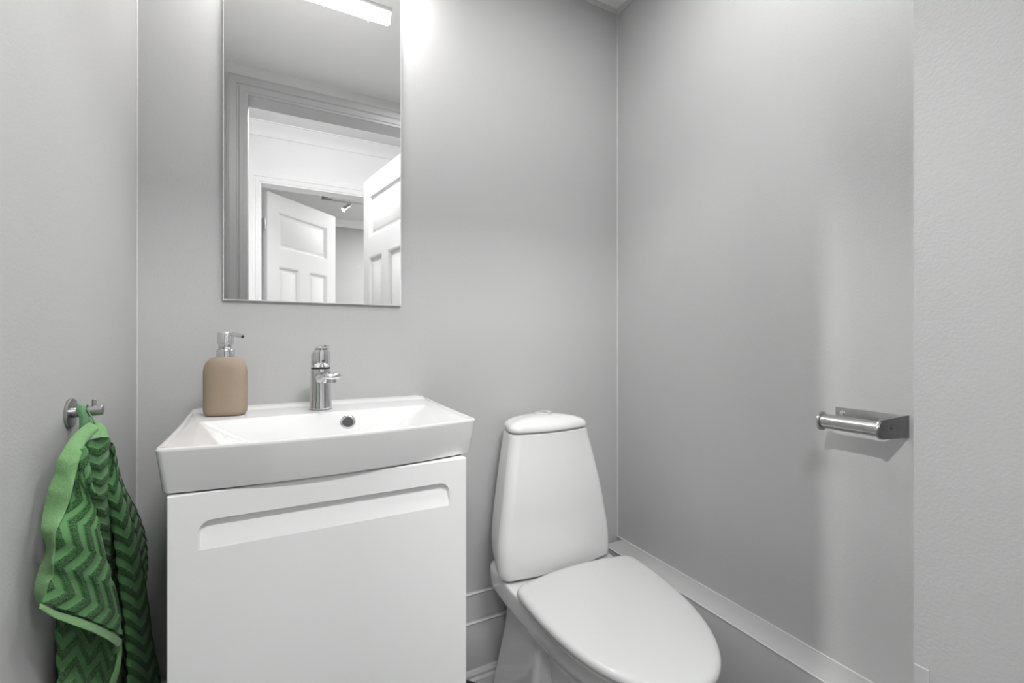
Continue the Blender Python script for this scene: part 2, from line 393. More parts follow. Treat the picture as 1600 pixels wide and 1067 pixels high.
rings = [
    ring4((.0, .92, .822), (.21, .92, .822), (.21, 1.05, .822), (.0, 1.05, .822), .02),
    ring4((-.10, .90, .8575), (.31, .90, .8575), (.32, 1.16, .8575), (-.11, 1.16, .8575), .02),
    ring4((-.125, .885, .8625), (.325, .885, .8625), (.32, 1.20, .8625), (-.11, 1.20, .8625), .02),
    low_ring(.005, .8618), low_ring(.0012, .8635), low_ring(0, .8665),
    outer_ring(.0004, RZ-.006), outer_ring(.0, RZ-.0035), outer_ring(.0012, RZ-.001), outer_ring(.004, RZ),
    outer_ring(.007, RZ-.0004, .012, .006), outer_ring(.0095, RZ-.002, .012, .046),
    outer_ring(.0110, RZ-.0045, .012, .052), outer_ring(.0125, RZ-.0052, .012, .058),
    ring4((-.121, .876, RZ-.026), (.328, .884, RZ-.026), (.347, 1.139, RZ-.0058), (-.1375, 1.124, RZ-.0058), .010, .020),
    ring4((-.119, .878, RZ-.028), (.326, .886, RZ-.028), (.345, 1.136, RZ-.0064), (-.1355, 1.121, RZ-.0064), .010, .020),
    ring4((-.115, .880, RZ-.031), (.322, .888, RZ-.031), (.341, 1.1325, RZ-.0088), (-.1315, 1.1178, RZ-.0088), .010, .018),
    ring4((-.050, .892, .878), (.262, .898, .878), (.285, 1.108, .899), (-.085, 1.095, .899), .016, .012),
    ring4((.005, .905, .846), (.205, .908, .846), (.222, 1.086, .866), (-.02, 1.078, .866), .022, .006),
    ring4((.03, .93, .834), (.18, .93, .834), (.18, 1.06, .838), (.03, 1.06, .838), .03),
]
loft(bm, rings, True, True)
basin = obj('bowl', bm, M_CER, t, 38)
# overflow
oc = Vector((.1525, 1.1070, .9055)); on = Vector((0, -.92, .38)).normalized()
obj('overflow_ring', lathe(B(), [(.0115, -.008), (.0115, .0030), (.0125, .0040), (.0150, .0036), (.0168, .0022), (.0172, -.008)], oc, on, 36), M_CHROME, t, 30, label='chrome overflow ring')
obj('overflow_hole', lathe(B(), [(.0005, -.002), (.0114, -.002), (.0114, .0024), (.0005, .0026)], oc, on, 28), M_DARK, t, 30, label='dark hole inside the overflow ring')

# ------------------------------------------------------------------ faucet
FX, FY, FZ = .1005, 1.186, RZ-.0052
t = thing('basin_faucet', 'chrome single-lever faucet standing on the back edge of the wash basin', 'faucet', (FX, FY, FZ))
fa = math.radians(11); FD = Vector((math.sin(fa), -math.cos(fa), 0)); FS = Vector((math.cos(fa), math.sin(fa), 0))
bm = B(); lathe(bm, [(.024, 0), (.0262, .0015), (.0262, .004), (.0248, .012), (.0236, .025), (.0229, .045), (.0227, .070), (.0228, .094), (.0222, .0975), (.020, .0985)], (FX, FY, FZ), n=48)
obj('body', bm, M_CHROME, t, 40)
obj('seam_ring', lathe(B(), [(.0195, .0975), (.0215, .0978), (.0215, .1005), (.0195, .1008)], (FX, FY, FZ), n=40), M_DARK, t, 40, label='dark joint ring')
# spout: flattened tube from the body front, broad oval end turned down
bm = B(); rr = []
c0 = Vector((FX, FY, FZ))
for s, hgt, wd, th_ in ((.010, .076, .018, .016), (.030, .080, .0185, .0135), (.055, .083, .0195, .0105), (.078, .085, .0205, .0088), (.092, .0850, .0200, .0080), (.099, .0845, .0165, .0062), (.102, .084, .009, .003)):
    c = c0 + FD*s + Vector((0, 0, hgt))
    rr.append([c + FS*math.cos(2*PI*k/28)*wd + Vector((0, 0, 1))*math.sin(2*PI*k/28)*th_ for k in range(28)])
loft(bm, rr); sp = obj('spout', bm, M_CHROME, t, 50)
ac = c0 + FD*.083 + Vector((0, 0, .0695))
obj('aerator', lathe(B(), [(.0105, 0), (.0115, .001), (.0115, .010), (.0125, .0105), (.0125, .013)], ac, n=28), M_CHROME, sp, 40)
# handle: short cylinder cut by a sloping top that runs out into the lever
bm = B(); rr = []
for q, (rad, hb, ht) in enumerate(((.0208, .1012, .1012), (.0222, .1025, .1025), (.0221, .116, .118), (.0219, .1225, .138), (.0213, .1255, .1435), (.0190, .1285, .1470), (.012, .1345, .1465), (.004, .1395, .1430))):
    ring = []
    for k in range(40):
        a = 2*PI*k/40
        dx = FD*math.cos(a)*rad + FS*math.sin(a)*rad
        f = (math.cos(a)+1)/2
        ring.append(c0 + dx + Vector((0, 0, hb*(1-f)+ht*f)))
    rr.append(ring)
loft(bm, rr); hd = obj('handle', bm, M_CHROME, t, 50)
bm = B(); rr = []
for s, hgt, wd, th_ in ((-.008, .1400, .008, .003), (.002, .1435, .0150, .0042), (.012, .1470, .0165, .0045), (.022, .1500, .0160, .0042), (.030, .1520, .0140, .0034), (.035, .1530, .0085, .0018)):
    c = c0 + FD*s + Vector((0, 0, hgt))
    rr.append([c + FS*math.cos(2*PI*k/24)*wd + Vector((0, 0, 1))*math.sin(2*PI*k/24)*th_ for k in range(24)])
loft(bm, rr); obj('lever', bm, M_CHROME, hd, 50)
mc = c0 + FD*.0219 + Vector((0, 0, .1165))
obj('temperature_mark', lathe(B(), [(.0015, 0), (.0042, .0001), (.0042, .0007), (.0030, .0010), (.0008, .0010)], mc, FD, 20), M_STEELD, hd, 30, label='small round grey mark')

# ------------------------------------------------------------------ soap dispenser
SX, SY, SZ = -.0955, 1.190, RZ-.0054
t = thing('soap_dispenser', 'beige soap dispenser with chrome pump standing on the left of the wash basin', 'soap dispenser', (SX, SY, SZ))
sa = math.radians(-14)
def oval(cx, cy, z, a, b, n=2.6, k=48):
    P = []
    for i in range(k):
        th_ = 2*PI*i/k; c, s = math.cos(th_), math.sin(th_)
        x = a*math.copysign(abs(c)**(2/n), c); y = b*math.copysign(abs(s)**(2/n), s)
        P.append(Vector((cx + x*math.cos(sa) - y*math.sin(sa), cy + x*math.sin(sa) + y*math.cos(sa), z)))
    return P
bm = B(); A_, B_ = .0425, .0270; HB = .1305
prof = [(.030, .0150, 0), (.0355, .0200, .0005), (.0390, .0235, .0025), (.0415, .0260, .007), (A_, B_, .013)]
prof += [(A_, B_, z) for z in (.04, .065, .085, .098)]
for k in range(1, 9):
    a = k*PI/2/8*.97
    prof.append((A_-.0265*(1-math.cos(a)), B_-.0115*(1-math.cos(a)), .098 + .0325*math.sin(a)))
rr = [oval(SX, SY, SZ+z, a, b, 2.6 if z < .1 else 2.4) for a, b, z in prof]
loft(bm, rr); obj('bottle', bm, M_BEIGE, t, 60)
zt = SZ+HB-.0015
obj('collar', lathe(B(), [(.0165, 0), (.0183, .0008), (.0183, .0165), (.0172, .0176), (.012, .0178)], (SX, SY, zt), n=40), M_CHROME, t, 35)
obj('pump_neck', lathe(B(), [(.0135, .0175), (.0138, .0180), (.0138, .031)], (SX, SY, zt), n=36), M_CHROME, t, 35)
ph = obj('pump_head', lathe(B(), [(.0150, .0300), (.0163, .0308), (.0163, .0545), (.0155, .0560), (.013, .0566)], (SX, SY, zt), n=40), M_CHROME, t, 35)
nd = Vector((.80, -.60, 0)).normalized(); nb = Vector((SX, SY, zt+.0505))
bm = B(); tube(bm, [nb+nd*.010, nb+nd*.024+Vector((0, 0, -.0005)), nb+nd*.036+Vector((0, 0, -.002)), nb+nd*.043+Vector((0, 0, -.004))], [.0052, .0050, .0047, .0045], 16)
nz = obj('nozzle', bm, M_CHROME, ph, 40)
ne = nb+nd*.0432+Vector((0, 0, -.0041))
obj('nozzle_opening', lathe(B(), [(.0004, -.0006), (.0034, -.0006), (.0034, .0004), (.0004, .0005)], ne, nd+Vector((0, 0, -.2)), 14), M_DARK, nz, 30, label='dark opening')
# ------------------------------------------------------------------ toilet
TX = .747
t = thing('toilet', 'white ceramic close-coupled toilet with closed lid beside the vanity cabinet', 'toilet', (TX, .95, 0))
def tank_ring(hw, y0, y1, z, r=.045, bow=.012, k=10, n=14, cx=TX, rb=None, taper=None):
    """rounded plan: front edge at y0 bowed forward, back edge at y1"""
    P = []; rb = rb or r; taper = (.036-.018*max(0, (z-.43)/.4)) if taper is None else taper
    xs0, xs1 = cx-hw, cx+hw
    def arc(cx_, cy_, a0, rr):
        return [Vector((cx_+rr*math.cos(a0+j*PI/2/k), cy_+rr*math.sin(a0+j*PI/2/k), z)) for j in range(k+1)]
    P += arc(xs0+r, y0+r, PI, r)
    for j in range(1, n): s = j/n; P.append(Vector((xs0+r+(xs1-xs0-2*r)*s, y0-bow*4*s*(1-s), z)))
    P += arc(xs1-r, y0+r, 1.5*PI, r)
    P += arc(xs1-rb-taper, y1-rb, 0, rb)
    for j in range(1, 4): s = j/4; P.append(Vector((xs1-rb-taper+(xs0-xs1+2*rb+2*taper)*s, y1, z)))
    P += arc(xs0+rb+taper, y1-rb, PI/2, rb)
    return P
def interp(tab, z):
    for a, b in zip(tab, tab[1:]):
        if a[0] <= z <= b[0]:
            s = (z-a[0])/(b[0]-a[0]); s2 = s
            return [a[i]*(1-s2)+b[i]*s2 for i in range(1, len(a))]
    return tab[-1][1:] if z > tab[-1][0] else tab[0][1:]
def smooth_tab(tab, z):
    """Catmull-Rom through the table"""
    n = len(tab)
    for i in range(n-1):
        if tab[i][0] <= z <= tab[i+1][0]:
            s = (z-tab[i][0])/(tab[i+1][0]-tab[i][0]); out = []
            for c in range(1, len(tab[0])):
                p1, p2 = tab[i][c], tab[i+1][c]
                p0 = tab[i-1][c] if i > 0 else p1; p3 = tab[i+2][c] if i+2 < n else p2
                out.append(.5*((2*p1)+(-p0+p2)*s+(2*p0-5*p1+4*p2-p3)*s*s+(-p0+3*p1-3*p2+p3)*s**3))
            return out
    return list(tab[-1][1:])
TT = [(.425, .1910, 1.100), (.495, .1935, 1.104), (.57, .1845, 1.110), (.64, .1720, 1.115), (.725, .1565, 1.127), (.8215, .1375, 1.140)]
TB = 1.268
bm = B(); rings = []
for z, ins in ((.419, .014), (.425, .014), (.4258, .006), (.428, .002), (.432, 0.0)):
    hw, y0 = smooth_tab(TT, max(z, .425)); rings.append(tank_ring(hw-ins, y0+ins, TB-ins, z, .032, .014))
N = 22
for i in range(1, N+1):
    z = .432 + (.818-.432)*i/N; hw, y0 = smooth_tab(TT, z); rings.append(tank_ring(hw, y0, TB, z, .032, .014))
for z, ins in ((.8185, .0012), (.8195, .004), (.8196, .010), (.8260, .010)):
    hw, y0 = smooth_tab(TT, min(z, .8215)); rings.append(tank_ring(hw-ins, y0+ins, TB-ins, z, .032, .014))
loft(bm, rings); obj('tank', bm, M_CER, t, 45)
# tank lid: low dome
bm = B(); rings = []
hw, y0 = .1375, 1.140
for z, ins in ((.8245, .005), (.8250, .0015), (.8275, .0), (.834, .0012)):
    rings.append(tank_ring(hw-ins, y0+ins, TB-ins, z, .034, .014))
for k in range(1, 10):
    a = k/9*PI/2*.93
    ins = .0012 + (.063)*(1-math.cos(a)); z = .834 + .0305*math.sin(a)
    insx = .0012 + .125*(1-math.cos(a))**1.0
    rings.append(tank_ring(hw-insx, y0+ins, TB-ins*.8, z, max(.003, .034-ins*.48), .014*(1-k/10)))
loft(bm, rings); obj('tank_lid', bm, M_CER, t, 60)
bc = Vector((TX+.006, 1.212, .8625))
bm = B(); lathe(bm, [(.030, -.008), (.030, .0030), (.0285, .0042), (.0262, .0042), (.0258, .0030)], bc, n=40); fb = obj('flush_ring', bm, M_LID, t, 40)
for s, hh in ((-1, .0055), (1, .0085)):
    bm = B(); rr = []
    for r, z in ((.0245, -.006), (.0245, hh-.0015), (.0228, hh), (.004, hh+.0004)):
        ring = [Vector((bc.x + s*.0008 + s*r*abs(math.cos(-PI/2+PI*k/20)) , bc.y + r*math.sin(-PI/2+PI*k/20), bc.z+z)) for k in range(21)]
        rr.append(ring)
    loft(bm, rr); obj('flush_button', bm, M_LID, fb, 40)

# plan of bowl rim, seat and lid: broad at the back, tapering to a rounded front
LEAN = .085      # the seat axis drifts slightly towards the room's left as it comes forward
def egg(half, yb, yf, z, bow=.018, rc=.05, p=2.75, n=34, m=16, cx=TX+.004, lean=LEAN):
    P = []; L = yb-yf
    s0 = .16
    def w(s): return half*math.sqrt(max(0., 1-s**p))
    right = []
    for i in range(n+1):
        th_ = PI/2*(i/n)
        s = s0 + (1-s0)*math.sin(th_)**(1.0)
        if i == n: s = 1
        right.append((w(s), s))
    # right side from back to front, then left side back again
    R = [(x, yb-s*L) for x, s in right]; Lf = [(-x, yb-s*L) for x, s in reversed(right[:-1])]
    # back arc with rounded corners
    ys = yb-s0*L; hw = w(s0)
    corner = []
    k = 8
    for j in range(k+1):
        a = PI + j*(PI/2)/k          # left corner, coming from the left side
        corner.append((-hw+rc+rc*math.cos(PI - j*(PI/2)/k), None, j))
    left_c = [(-hw+rc-rc*math.cos(j*PI/2/k), yb-rc+rc*math.sin(j*PI/2/k)) for j in range(k+1)]
    right_c = [(-x, y) for x, y in reversed(left_c)]
    mids = [(-hw+rc+(2*hw-2*rc)*j/m, yb+bow*4*(j/m)*(1-j/m)) for j in range(1, m)]
    pts = R + Lf + left_c + mids + right_c
    out = []
    for x, y in pts: out.append(Vector((cx + x - lean*(1.04-y), y, z)))
    return out
# bowl and pedestal
BT = [  # z, half, back, front
    (0.000, .118, 1.200, .800), (.012, .120, 1.201, .796), (.03, .117, 1.200, .800), (.10, .110, 1.200, .806), (.18, .108, 1.205, .792),
    (.245, .114, 1.215, .765), (.290, .132, 1.240, .715), (.325, .160, 1.258, .655), (.345, .178, 1.264, .622), (.356, .1845, 1.266, .606), (.372, .1875, 1.267, .596), (.405, .1905, 1.268, .588), (.4145, .1895, 1.267, .590), (.418, .186, 1.264, .595)]
bm = B(); rings = []
zs = [0, .006, .012, .02, .03, .06, .10, .14, .18, .21, .245, .27, .29, .31, .325, .336, .345, .351, .356, .364, .372, .388, .405, .411, .4145, .417, .418]
for z in zs:
    h_, yb_, yf_ = interp(BT, z); rings.append(egg(h_, yb_, yf_, z, .004, .05 if z > .2 else .045, 2.75 if z > .28 else 2.3, lean=LEAN*.8))
loft(bm, rings); obj('bowl', bm, M_CER, t, 50)
# rear column of the foot, flaring towards the floor
bm = B(); rings = []
cxr = .757
for z, hb, hf in ((0, .178, .186), (.008, .180, .188), (.03, .174, .183), (.12, .152, .172), (.22, .126, .160), (.30, .116, .150), (.345, .116, .146)):
    rings.append(ring4((cxr-hf, 1.005, z), (cxr+hf, 1.005, z), (cxr+hb, 1.250, z), (cxr-hb, 1.250, z), .022, .0, 8, 6))
loft(bm, rings); obj('rear_column', bm, M_CER, t, 40)
# seat
bm = B(); rings = []
for z, ins in ((.4215, .006), (.4220, .003), (.4250, .001), (.4300, .001), (.4335, .003), (.4345, .007)):
    rings.append(egg(.193-ins, 1.030-ins, .5820+ins, z))
loft(bm, rings); seat = obj('seat', bm, M_LID, t, 50)
for s in (-1, 1):
    bm = B(); lathe(bm, [(.012, 0), (.0125, .001), (.0125, .012), (.010, .013)], (TX+s*.085, 1.048, .418), n=20); obj('hinge', bm, M_LID, seat, 40)
bm = B(); rings = []
for z, ins in ((.4362, .010), (.4366, .004), (.4385, .001), (.4425, .0), (.4480, .0008), (.4520, .0032), (.4548, .0078), (.4565, .0145), (.4575, .026), (.4583, .05), (.4588, .09)):
    rings.append(egg(.2000-ins, 1.040-ins, .5740+ins, z, .020, max(.012, .034-ins*.5)))
loft(bm, rings); obj('seat_lid', bm, M_LID, t, 55)

# unidentified small dark thing that peeps out low beside the cabinet
t = thing('dark_object', 'small black object just showing low behind the right edge of the vanity cabinet', 'bin', (.47, 1.19, 0))
obj('object_body', lathe(B(), [(.050, 0), (.055, .004), (.057, .09), (.056, .094), (.045, .097)], (.470, 1.19, 0), n=40), M_DARK, t)

# ------------------------------------------------------------------ toilet paper holder
HY0, HY1, HZ1, HZ0 = .4300, .5628, .9452, .9003
RC = Vector((1.0300, 0, .9255))
t = thing('toilet_paper_holder', 'brushed steel toilet paper holder without a roll on the right wall', 'toilet paper holder', (XR, .5, HZ0))
obj('wall_plate', box(B(), XR-.0022, XR, HY0, HY1, HZ0, HZ1, .0006), M_STEEL, t)
def arm(y0, y1):
    bm = B(); P = [(XR, HZ1), (XR, HZ0)]
    r = .0185
    cz = (HZ0+HZ1)/2 - .0005
    P += [(XR-.002, HZ0)]
    P += [(RC.x + r*math.cos(a), RC.z + r*math.sin(a)) for a in [1.5*PI - j*PI/14 for j in range(0, 15)]]
    rr = [[Vector((x, y, z)) for x, z in P] for y in (y0, y1)]
    loft(bm, rr); return bm
obj('side_arm', arm(HY0-.0012, HY0+.0012), M_STEELD, t)
bar = obj('roll_bar', tube(B(), [(RC.x, HY0+.0012, RC.z), (RC.x, .536, RC.z)], .0150, 32), M_STEEL, t, 40)
obj('end_cap', lathe(B(), [(.016, 0), (.0195, .0008), (.0195, .0050), (.0185, .0058), (.010, .006)], (RC.x, .5355, RC.z), (0, 1, 0), 36), M_STEEL, bar, 40)
obj('end_collar', lathe(B(), [(.0185, 0), (.0190, .0006), (.0190, .0035), (.016, .004)], (RC.x, HY0+.0012, RC.z), (0, 1, 0), 36), M_STEEL, bar, 40)
obj('screw', lathe(B(), [(.0045, 0), (.0045, .0012), (.0020, .0018), (.0015, .0008), (.0003, .0008)], (RC.x+.030, HY0-.0012, RC.z+.002), (0, -1, 0), 20), M_STEELD, t, 30)
obj('screw', lathe(B(), [(.0052, 0), (.0050, .0016), (.0030, .0026), (.0004, .0028)], (XR-.0022, .548, HZ1-.013), (-1, 0, 0), 20), M_CHROME, t, 30)

# ------------------------------------------------------------------ towel hook
KY, KZ = .9212, .9865
t = thing('towel_hook', 'round steel towel hook with a short peg on the left wall', 'hook', (XL, KY, KZ))
obj('rosette', lathe(B(), [(.0218, 0), (.0222, .0006), (.0222, .0036), (.0215, .0042), (.008, .0043)], (XL, KY, KZ), (1, 0, 0), 44), M_STEEL, t, 35)
pd = Vector((1, 0, .06)).normalized()
pg = obj('peg', lathe(B(), [(.0074, .0042), (.0078, .0046), (.0078, .0110), (.0072, .0113), (.0072, .0119), (.0078, .0122), (.0078, .0385), (.0070, .0395), (.003, .0396)], (XL, KY, KZ), pd, 32), M_STEEL, t, 35)
obj('pin', lathe(B(), [(.0028, .006), (.0028, .0175), (.0022, .0182), (.0005, .0183)], (XL+.0290, KY, KZ+.0015), (0, 0, 1), 18), M_STEEL, t, 35)
# ------------------------------------------------------------------ towel
LAM, PER, AMP = .076, .036, .033      # zigzag of the weave: wavelength, stripe repeat, height
def weave(u, v):
    x = u % LAM; tri = min(x, LAM-x)/(LAM/2)
    f = ((v + AMP*tri)/PER) % 1.0
    d = abs(f-.5)*2                    # 1 at the middle of a terry stripe
    s = max(0., min(1., (d-.42)/.2)); return s*s*(3-2*s)
def towel_mat(name, flat, terry, patterned=True):
    m = bpy.data.materials.new(name); m.use_nodes = True; nt = m.node_tree; L = nt.links.new
    b = nt.nodes['Principled BSDF']; b.inputs['Roughness'].default_value = .95; b.inputs['Specular IOR Level'].default_value = .1
    b.inputs['Sheen Weight'].default_value = .12; b.inputs['Sheen Roughness'].default_value = .5
    tc = nt.nodes.new('ShaderNodeTexCoord')
    def math_(op, a, bb=None, c=None):
        n = nt.nodes.new('ShaderNodeMath'); n.operation = op
        for i, q in enumerate((a, bb, c)):
            if q is None: continue
            if isinstance(q, (int, float)): n.inputs[i].default_value = q
            else: L(q, n.inputs[i])
        return n.outputs[0]
    fine = nt.nodes.new('ShaderNodeTexNoise'); fine.inputs['Scale'].default_value = 420; fine.inputs['Detail'].default_value = 2
    L(tc.outputs['Object'], fine.inputs['Vector'])
    vor = nt.nodes.new('ShaderNodeTexVoronoi'); vor.inputs['Scale'].default_value = 560
    L(tc.outputs['Object'], vor.inputs['Vector'])
    mix = nt.nodes.new('ShaderNodeMix'); mix.data_type = 'RGBA'
    mix.inputs[6].default_value = (*flat, 1); mix.inputs[7].default_value = (*terry, 1)
    if patterned:
        sep = nt.nodes.new('ShaderNodeSeparateXYZ'); L(tc.outputs['UV'], sep.inputs[0])
        tri = math_('MULTIPLY', math_('PINGPONG', sep.outputs[0], LAM/2), 2*AMP/LAM)
        f = math_('FRACT', math_('DIVIDE', math_('ADD', sep.outputs[1], tri), PER))
        d = math_('MULTIPLY', math_('ABSOLUTE', math_('SUBTRACT', f, .5)), 2)
        mr = nt.nodes.new('ShaderNodeMapRange'); mr.interpolation_type = 'SMOOTHSTEP'
        mr.inputs['From Min'].default_value = .42; mr.inputs['From Max'].default_value = .62
        L(math_('ADD', d, math_('MULTIPLY', math_('SUBTRACT', fine.outputs['Fac'], .5), .22)), mr.inputs['Value'])
        L(mr.outputs[0], mix.inputs[0])
        hgt = math_('ADD', math_('MULTIPLY', math_('SUBTRACT', 1.0, vor.outputs['Distance']), mr.outputs[0]), math_('MULTIPLY', fine.outputs['Fac'], .35))
        spk = math_('MULTIPLY_ADD', math_('MULTIPLY', math_('SUBTRACT', .45, vor.outputs['Distance']), mr.outputs[0]), 1.5, 1.0)
    else:
        mix.inputs[0].default_value = 0.0
        hgt = math_('MULTIPLY', fine.outputs['Fac'], .6); spk = math_('MULTIPLY_ADD', fine.outputs['Fac'], .3, .85)
    m2 = nt.nodes.new('ShaderNodeMix'); m2.data_type = 'RGBA'; m2.blend_type = 'MULTIPLY'; m2.inputs[0].default_value = 1
    L(mix.outputs[2], m2.inputs[6]); L(spk, m2.inputs[7]); L(m2.outputs[2], b.inputs['Base Color'])
    bp = nt.nodes.new('ShaderNodeBump'); bp.inputs['Strength'].default_value = .7; bp.inputs['Distance'].default_value = .0016
    L(hgt, bp.inputs['Height']); L(bp.outputs[0], b.inputs['Normal'])
    return m
G_FLAT, G_TERRY, G_HEM = (.110, .262, .102), (.046, .132, .044), (.170, .330, .142)
M_TOWEL = towel_mat('green_terry', G_FLAT, G_TERRY)
M_HEM = towel_mat('light_green_flat_weave', G_HEM, G_HEM, False)
M_LOOP = towel_mat('green_tape', (.13, .27, .14), (.13, .27, .14), False)
M_LABEL = mat('pale_care_label', (.62, .66, .52), .8)
TOWN = Vector((.80, -.58, .12)).normalized()
def cr(P, s):
    """Catmull-Rom through list of Vectors, s in 0..1"""
    n = len(P)-1; x = min(max(s, 0), 1)*n; i = min(int(x), n-1); f = x-i
    p1, p2 = P[i], P[i+1]; p0 = P[i-1] if i else p1*2-p2; p3 = P[i+2] if i+2 <= n else p2*2-p1
    return (p1*2 + (p2-p0)*f + (p0*2-p1*5+p2*4-p3)*f*f + (p1*3-p0-p2*3+p3)*f**3)*.5
def cloth(name, rows, mat_, parent, bulge, nu, nv, swap=False, u0=0., v0=0., su=1., relief=.0022, thick=.005, wob=None, edge=None, skew=0.0, lean=0.0, sc=1.0):
    Lp = [Vector(r[:3]) for r in rows]; Rp = [Vector(r[3:]) for r in rows]
    length = sum((a-b).length for a, b in zip(Lp[1:], Lp))
    wid = sum((a-b).length for a, b in zip(Lp, Rp))/len(rows)
    bm = B(); uvl = bm.loops.layers.uv.new('UVMap'); uvs = {}
    def f(u, v):
        a, b = cr(Lp, v), cr(Rp, v)
        p = a.lerp(b, u) + TOWN*(bulge(u, v) if callable(bulge) else bulge*math.sin(PI*u)**.7)
        if wob: p = p + TOWN*wob(u, v)
        w_ = (b-a).length*.35 + wid*.65
        fu, fv = (u-.5)*w_*su, v*length
        fv += skew*fu; fu += lean*fv
        if swap: fu, fv = fv, fu
        fu = fu*sc+u0; fv = fv*sc+v0
        if relief: p = p + TOWN*relief*weave(fu, fv)
        return p, (fu, fv)
    g = []
    for j in range(nv+1):
        row = []
        for i in range(nu+1):
            p, q = f(i/nu, j/nv); vv = bm.verts.new(p); uvs[vv] = q; row.append(vv)
        g.append(row)
    for j in range(nv):
        for i in range(nu):
            fc = bm.faces.new((g[j][i], g[j][i+1], g[j+1][i+1], g[j+1][i]))
            for lp in fc.loops: lp[uvl].uv = uvs[lp.vert]
    # give it body: a back skin offset towards the wall
    bk = []
    for j in range(nv+1):
        row = []
        for i in range(nu+1):
            u = i/nu; v = j/nv
            e = min(1., 4*min(u, 1-u)+.25)
            vv = bm.verts.new(g[j][i].co - TOWN*thick*e); uvs[vv] = uvs[g[j][i]]; row.append(vv)
        bk.append(row)
    def q4(*vs):
        fc = bm.faces.new(vs)
        for lp in fc.loops: lp[uvl].uv = uvs[lp.vert]
    for j in range(nv):
        for i in range(nu): q4(bk[j][i], bk[j+1][i], bk[j+1][i+1], bk[j][i+1])
        q4(g[j][0], g[j+1][0], bk[j+1][0], bk[j][0]); q4(g[j][nu], bk[j][nu], bk[j+1][nu], g[j+1][nu])
    for i in range(nu):
        q4(g[0][i], bk[0][i], bk[0][i+1], g[0][i+1]); q4(g[nv][i], g[nv][i+1], bk[nv][i+1], bk[nv][i])
    return obj(name, bm, mat_, parent, 70)
BAND=[(-0.2496,0.9097,0.972,-0.2396,0.8945,0.9553),(-0.2496,0.8829,0.9696,-0.2382,0.8675,0.9529),(-0.2496,0.8603,0.9659,-0.2367,0.8424,0.9505),(-0.2496,0.841,0.9611,-0.2353,0.8273,0.9442),(-0.2496,0.826,0.9549,-0.2338,0.8126,0.9381),(-0.2508,0.8161,0.9479,-0.2336,0.8071,0.9298),(-0.2522,0.8078,0.9407,-0.2336,0.803,0.9213),(-0.2537,0.8054,0.9314,-0.2336,0.7972,0.9135),(-0.2551,0.8051,0.9213,-0.2336,0.791,0.906),(-0.2566,0.801,0.9128,-0.2346,0.7883,0.8977),(-0.258,0.7966,0.9046,-0.236,0.7878,0.8889),(-0.2594,0.7959,0.8949,-0.2374,0.7856,0.8809),(-0.2609,0.7953,0.8851,-0.2389,0.7811,0.8741),(-0.2609,0.7908,0.8765,-0.2398,0.774,0.8685),(-0.2594,0.7831,0.8688,-0.2403,0.7652,0.8637),(-0.258,0.7766,0.8608,-0.2408,0.7589,0.8577),(-0.2566,0.7776,0.8505,-0.2413,0.7584,0.8493),(-0.2562,0.7836,0.8385,-0.2419,0.7624,0.8388),(-0.2582,0.7895,0.8262,-0.2429,0.7628,0.83),(-0.2601,0.789,0.8172,-0.2438,0.7613,0.822),(-0.262,0.7849,0.8102,-0.2448,0.7665,0.8111),(-0.2636,0.7829,0.8018,-0.2458,0.7699,0.8013),(-0.2636,0.7779,0.7944,-0.2473,0.7635,0.797),(-0.2636,0.7749,0.7859,-0.2487,0.7618,0.7897),(-0.2636,0.7776,0.7747,-0.2502,0.7612,0.7817),(-0.2636,0.7826,0.7623,-0.2516,0.7606,0.7737)]
FLAP=[(-0.2346,0.8189,0.9403,-0.2336,0.82,0.9382),(-0.2354,0.818,0.9324,-0.2317,0.8149,0.9291),(-0.2362,0.8171,0.9245,-0.2298,0.8098,0.9202),(-0.237,0.8162,0.9166,-0.2278,0.8046,0.9114),(-0.2378,0.8139,0.9092,-0.2259,0.8041,0.9018),(-0.2386,0.8116,0.902,-0.224,0.8088,0.8911),(-0.2394,0.8094,0.8948,-0.2221,0.8136,0.8803),(-0.2398,0.8058,0.888,-0.2209,0.8195,0.8688),(-0.2402,0.8018,0.8814,-0.2199,0.8242,0.8573),(-0.2405,0.7955,0.876,-0.219,0.8289,0.8456),(-0.2408,0.7886,0.8711,-0.218,0.8332,0.8338),(-0.2411,0.7808,0.8669,-0.217,0.8372,0.822),(-0.2414,0.773,0.8629,-0.2161,0.8412,0.8101),(-0.2419,0.7668,0.8583,-0.2156,0.8465,0.7976),(-0.2426,0.762,0.8532,-0.2156,0.8538,0.7841),(-0.2432,0.7641,0.8449,-0.2156,0.8613,0.7704),(-0.2438,0.767,0.8362,-0.2156,0.869,0.7564),(-0.2445,0.7667,0.8289,-0.2156,0.8776,0.7418),(-0.2451,0.7656,0.822,-0.2156,0.8864,0.7268),(-0.2458,0.7671,0.8139,-0.2157,0.8958,0.7114),(-0.2468,0.7724,0.8041,-0.216,0.9044,0.696),(-0.2478,0.7693,0.7987,-0.2163,0.9131,0.6803),(-0.2487,0.7651,0.794,-0.2166,0.922,0.6642),(-0.2497,0.763,0.788,-0.217,0.9306,0.6481),(-0.2506,0.7609,0.7821,-0.2173,0.9345,0.6342),(-0.2516,0.7588,0.7761,-0.2176,0.9383,0.6202)]
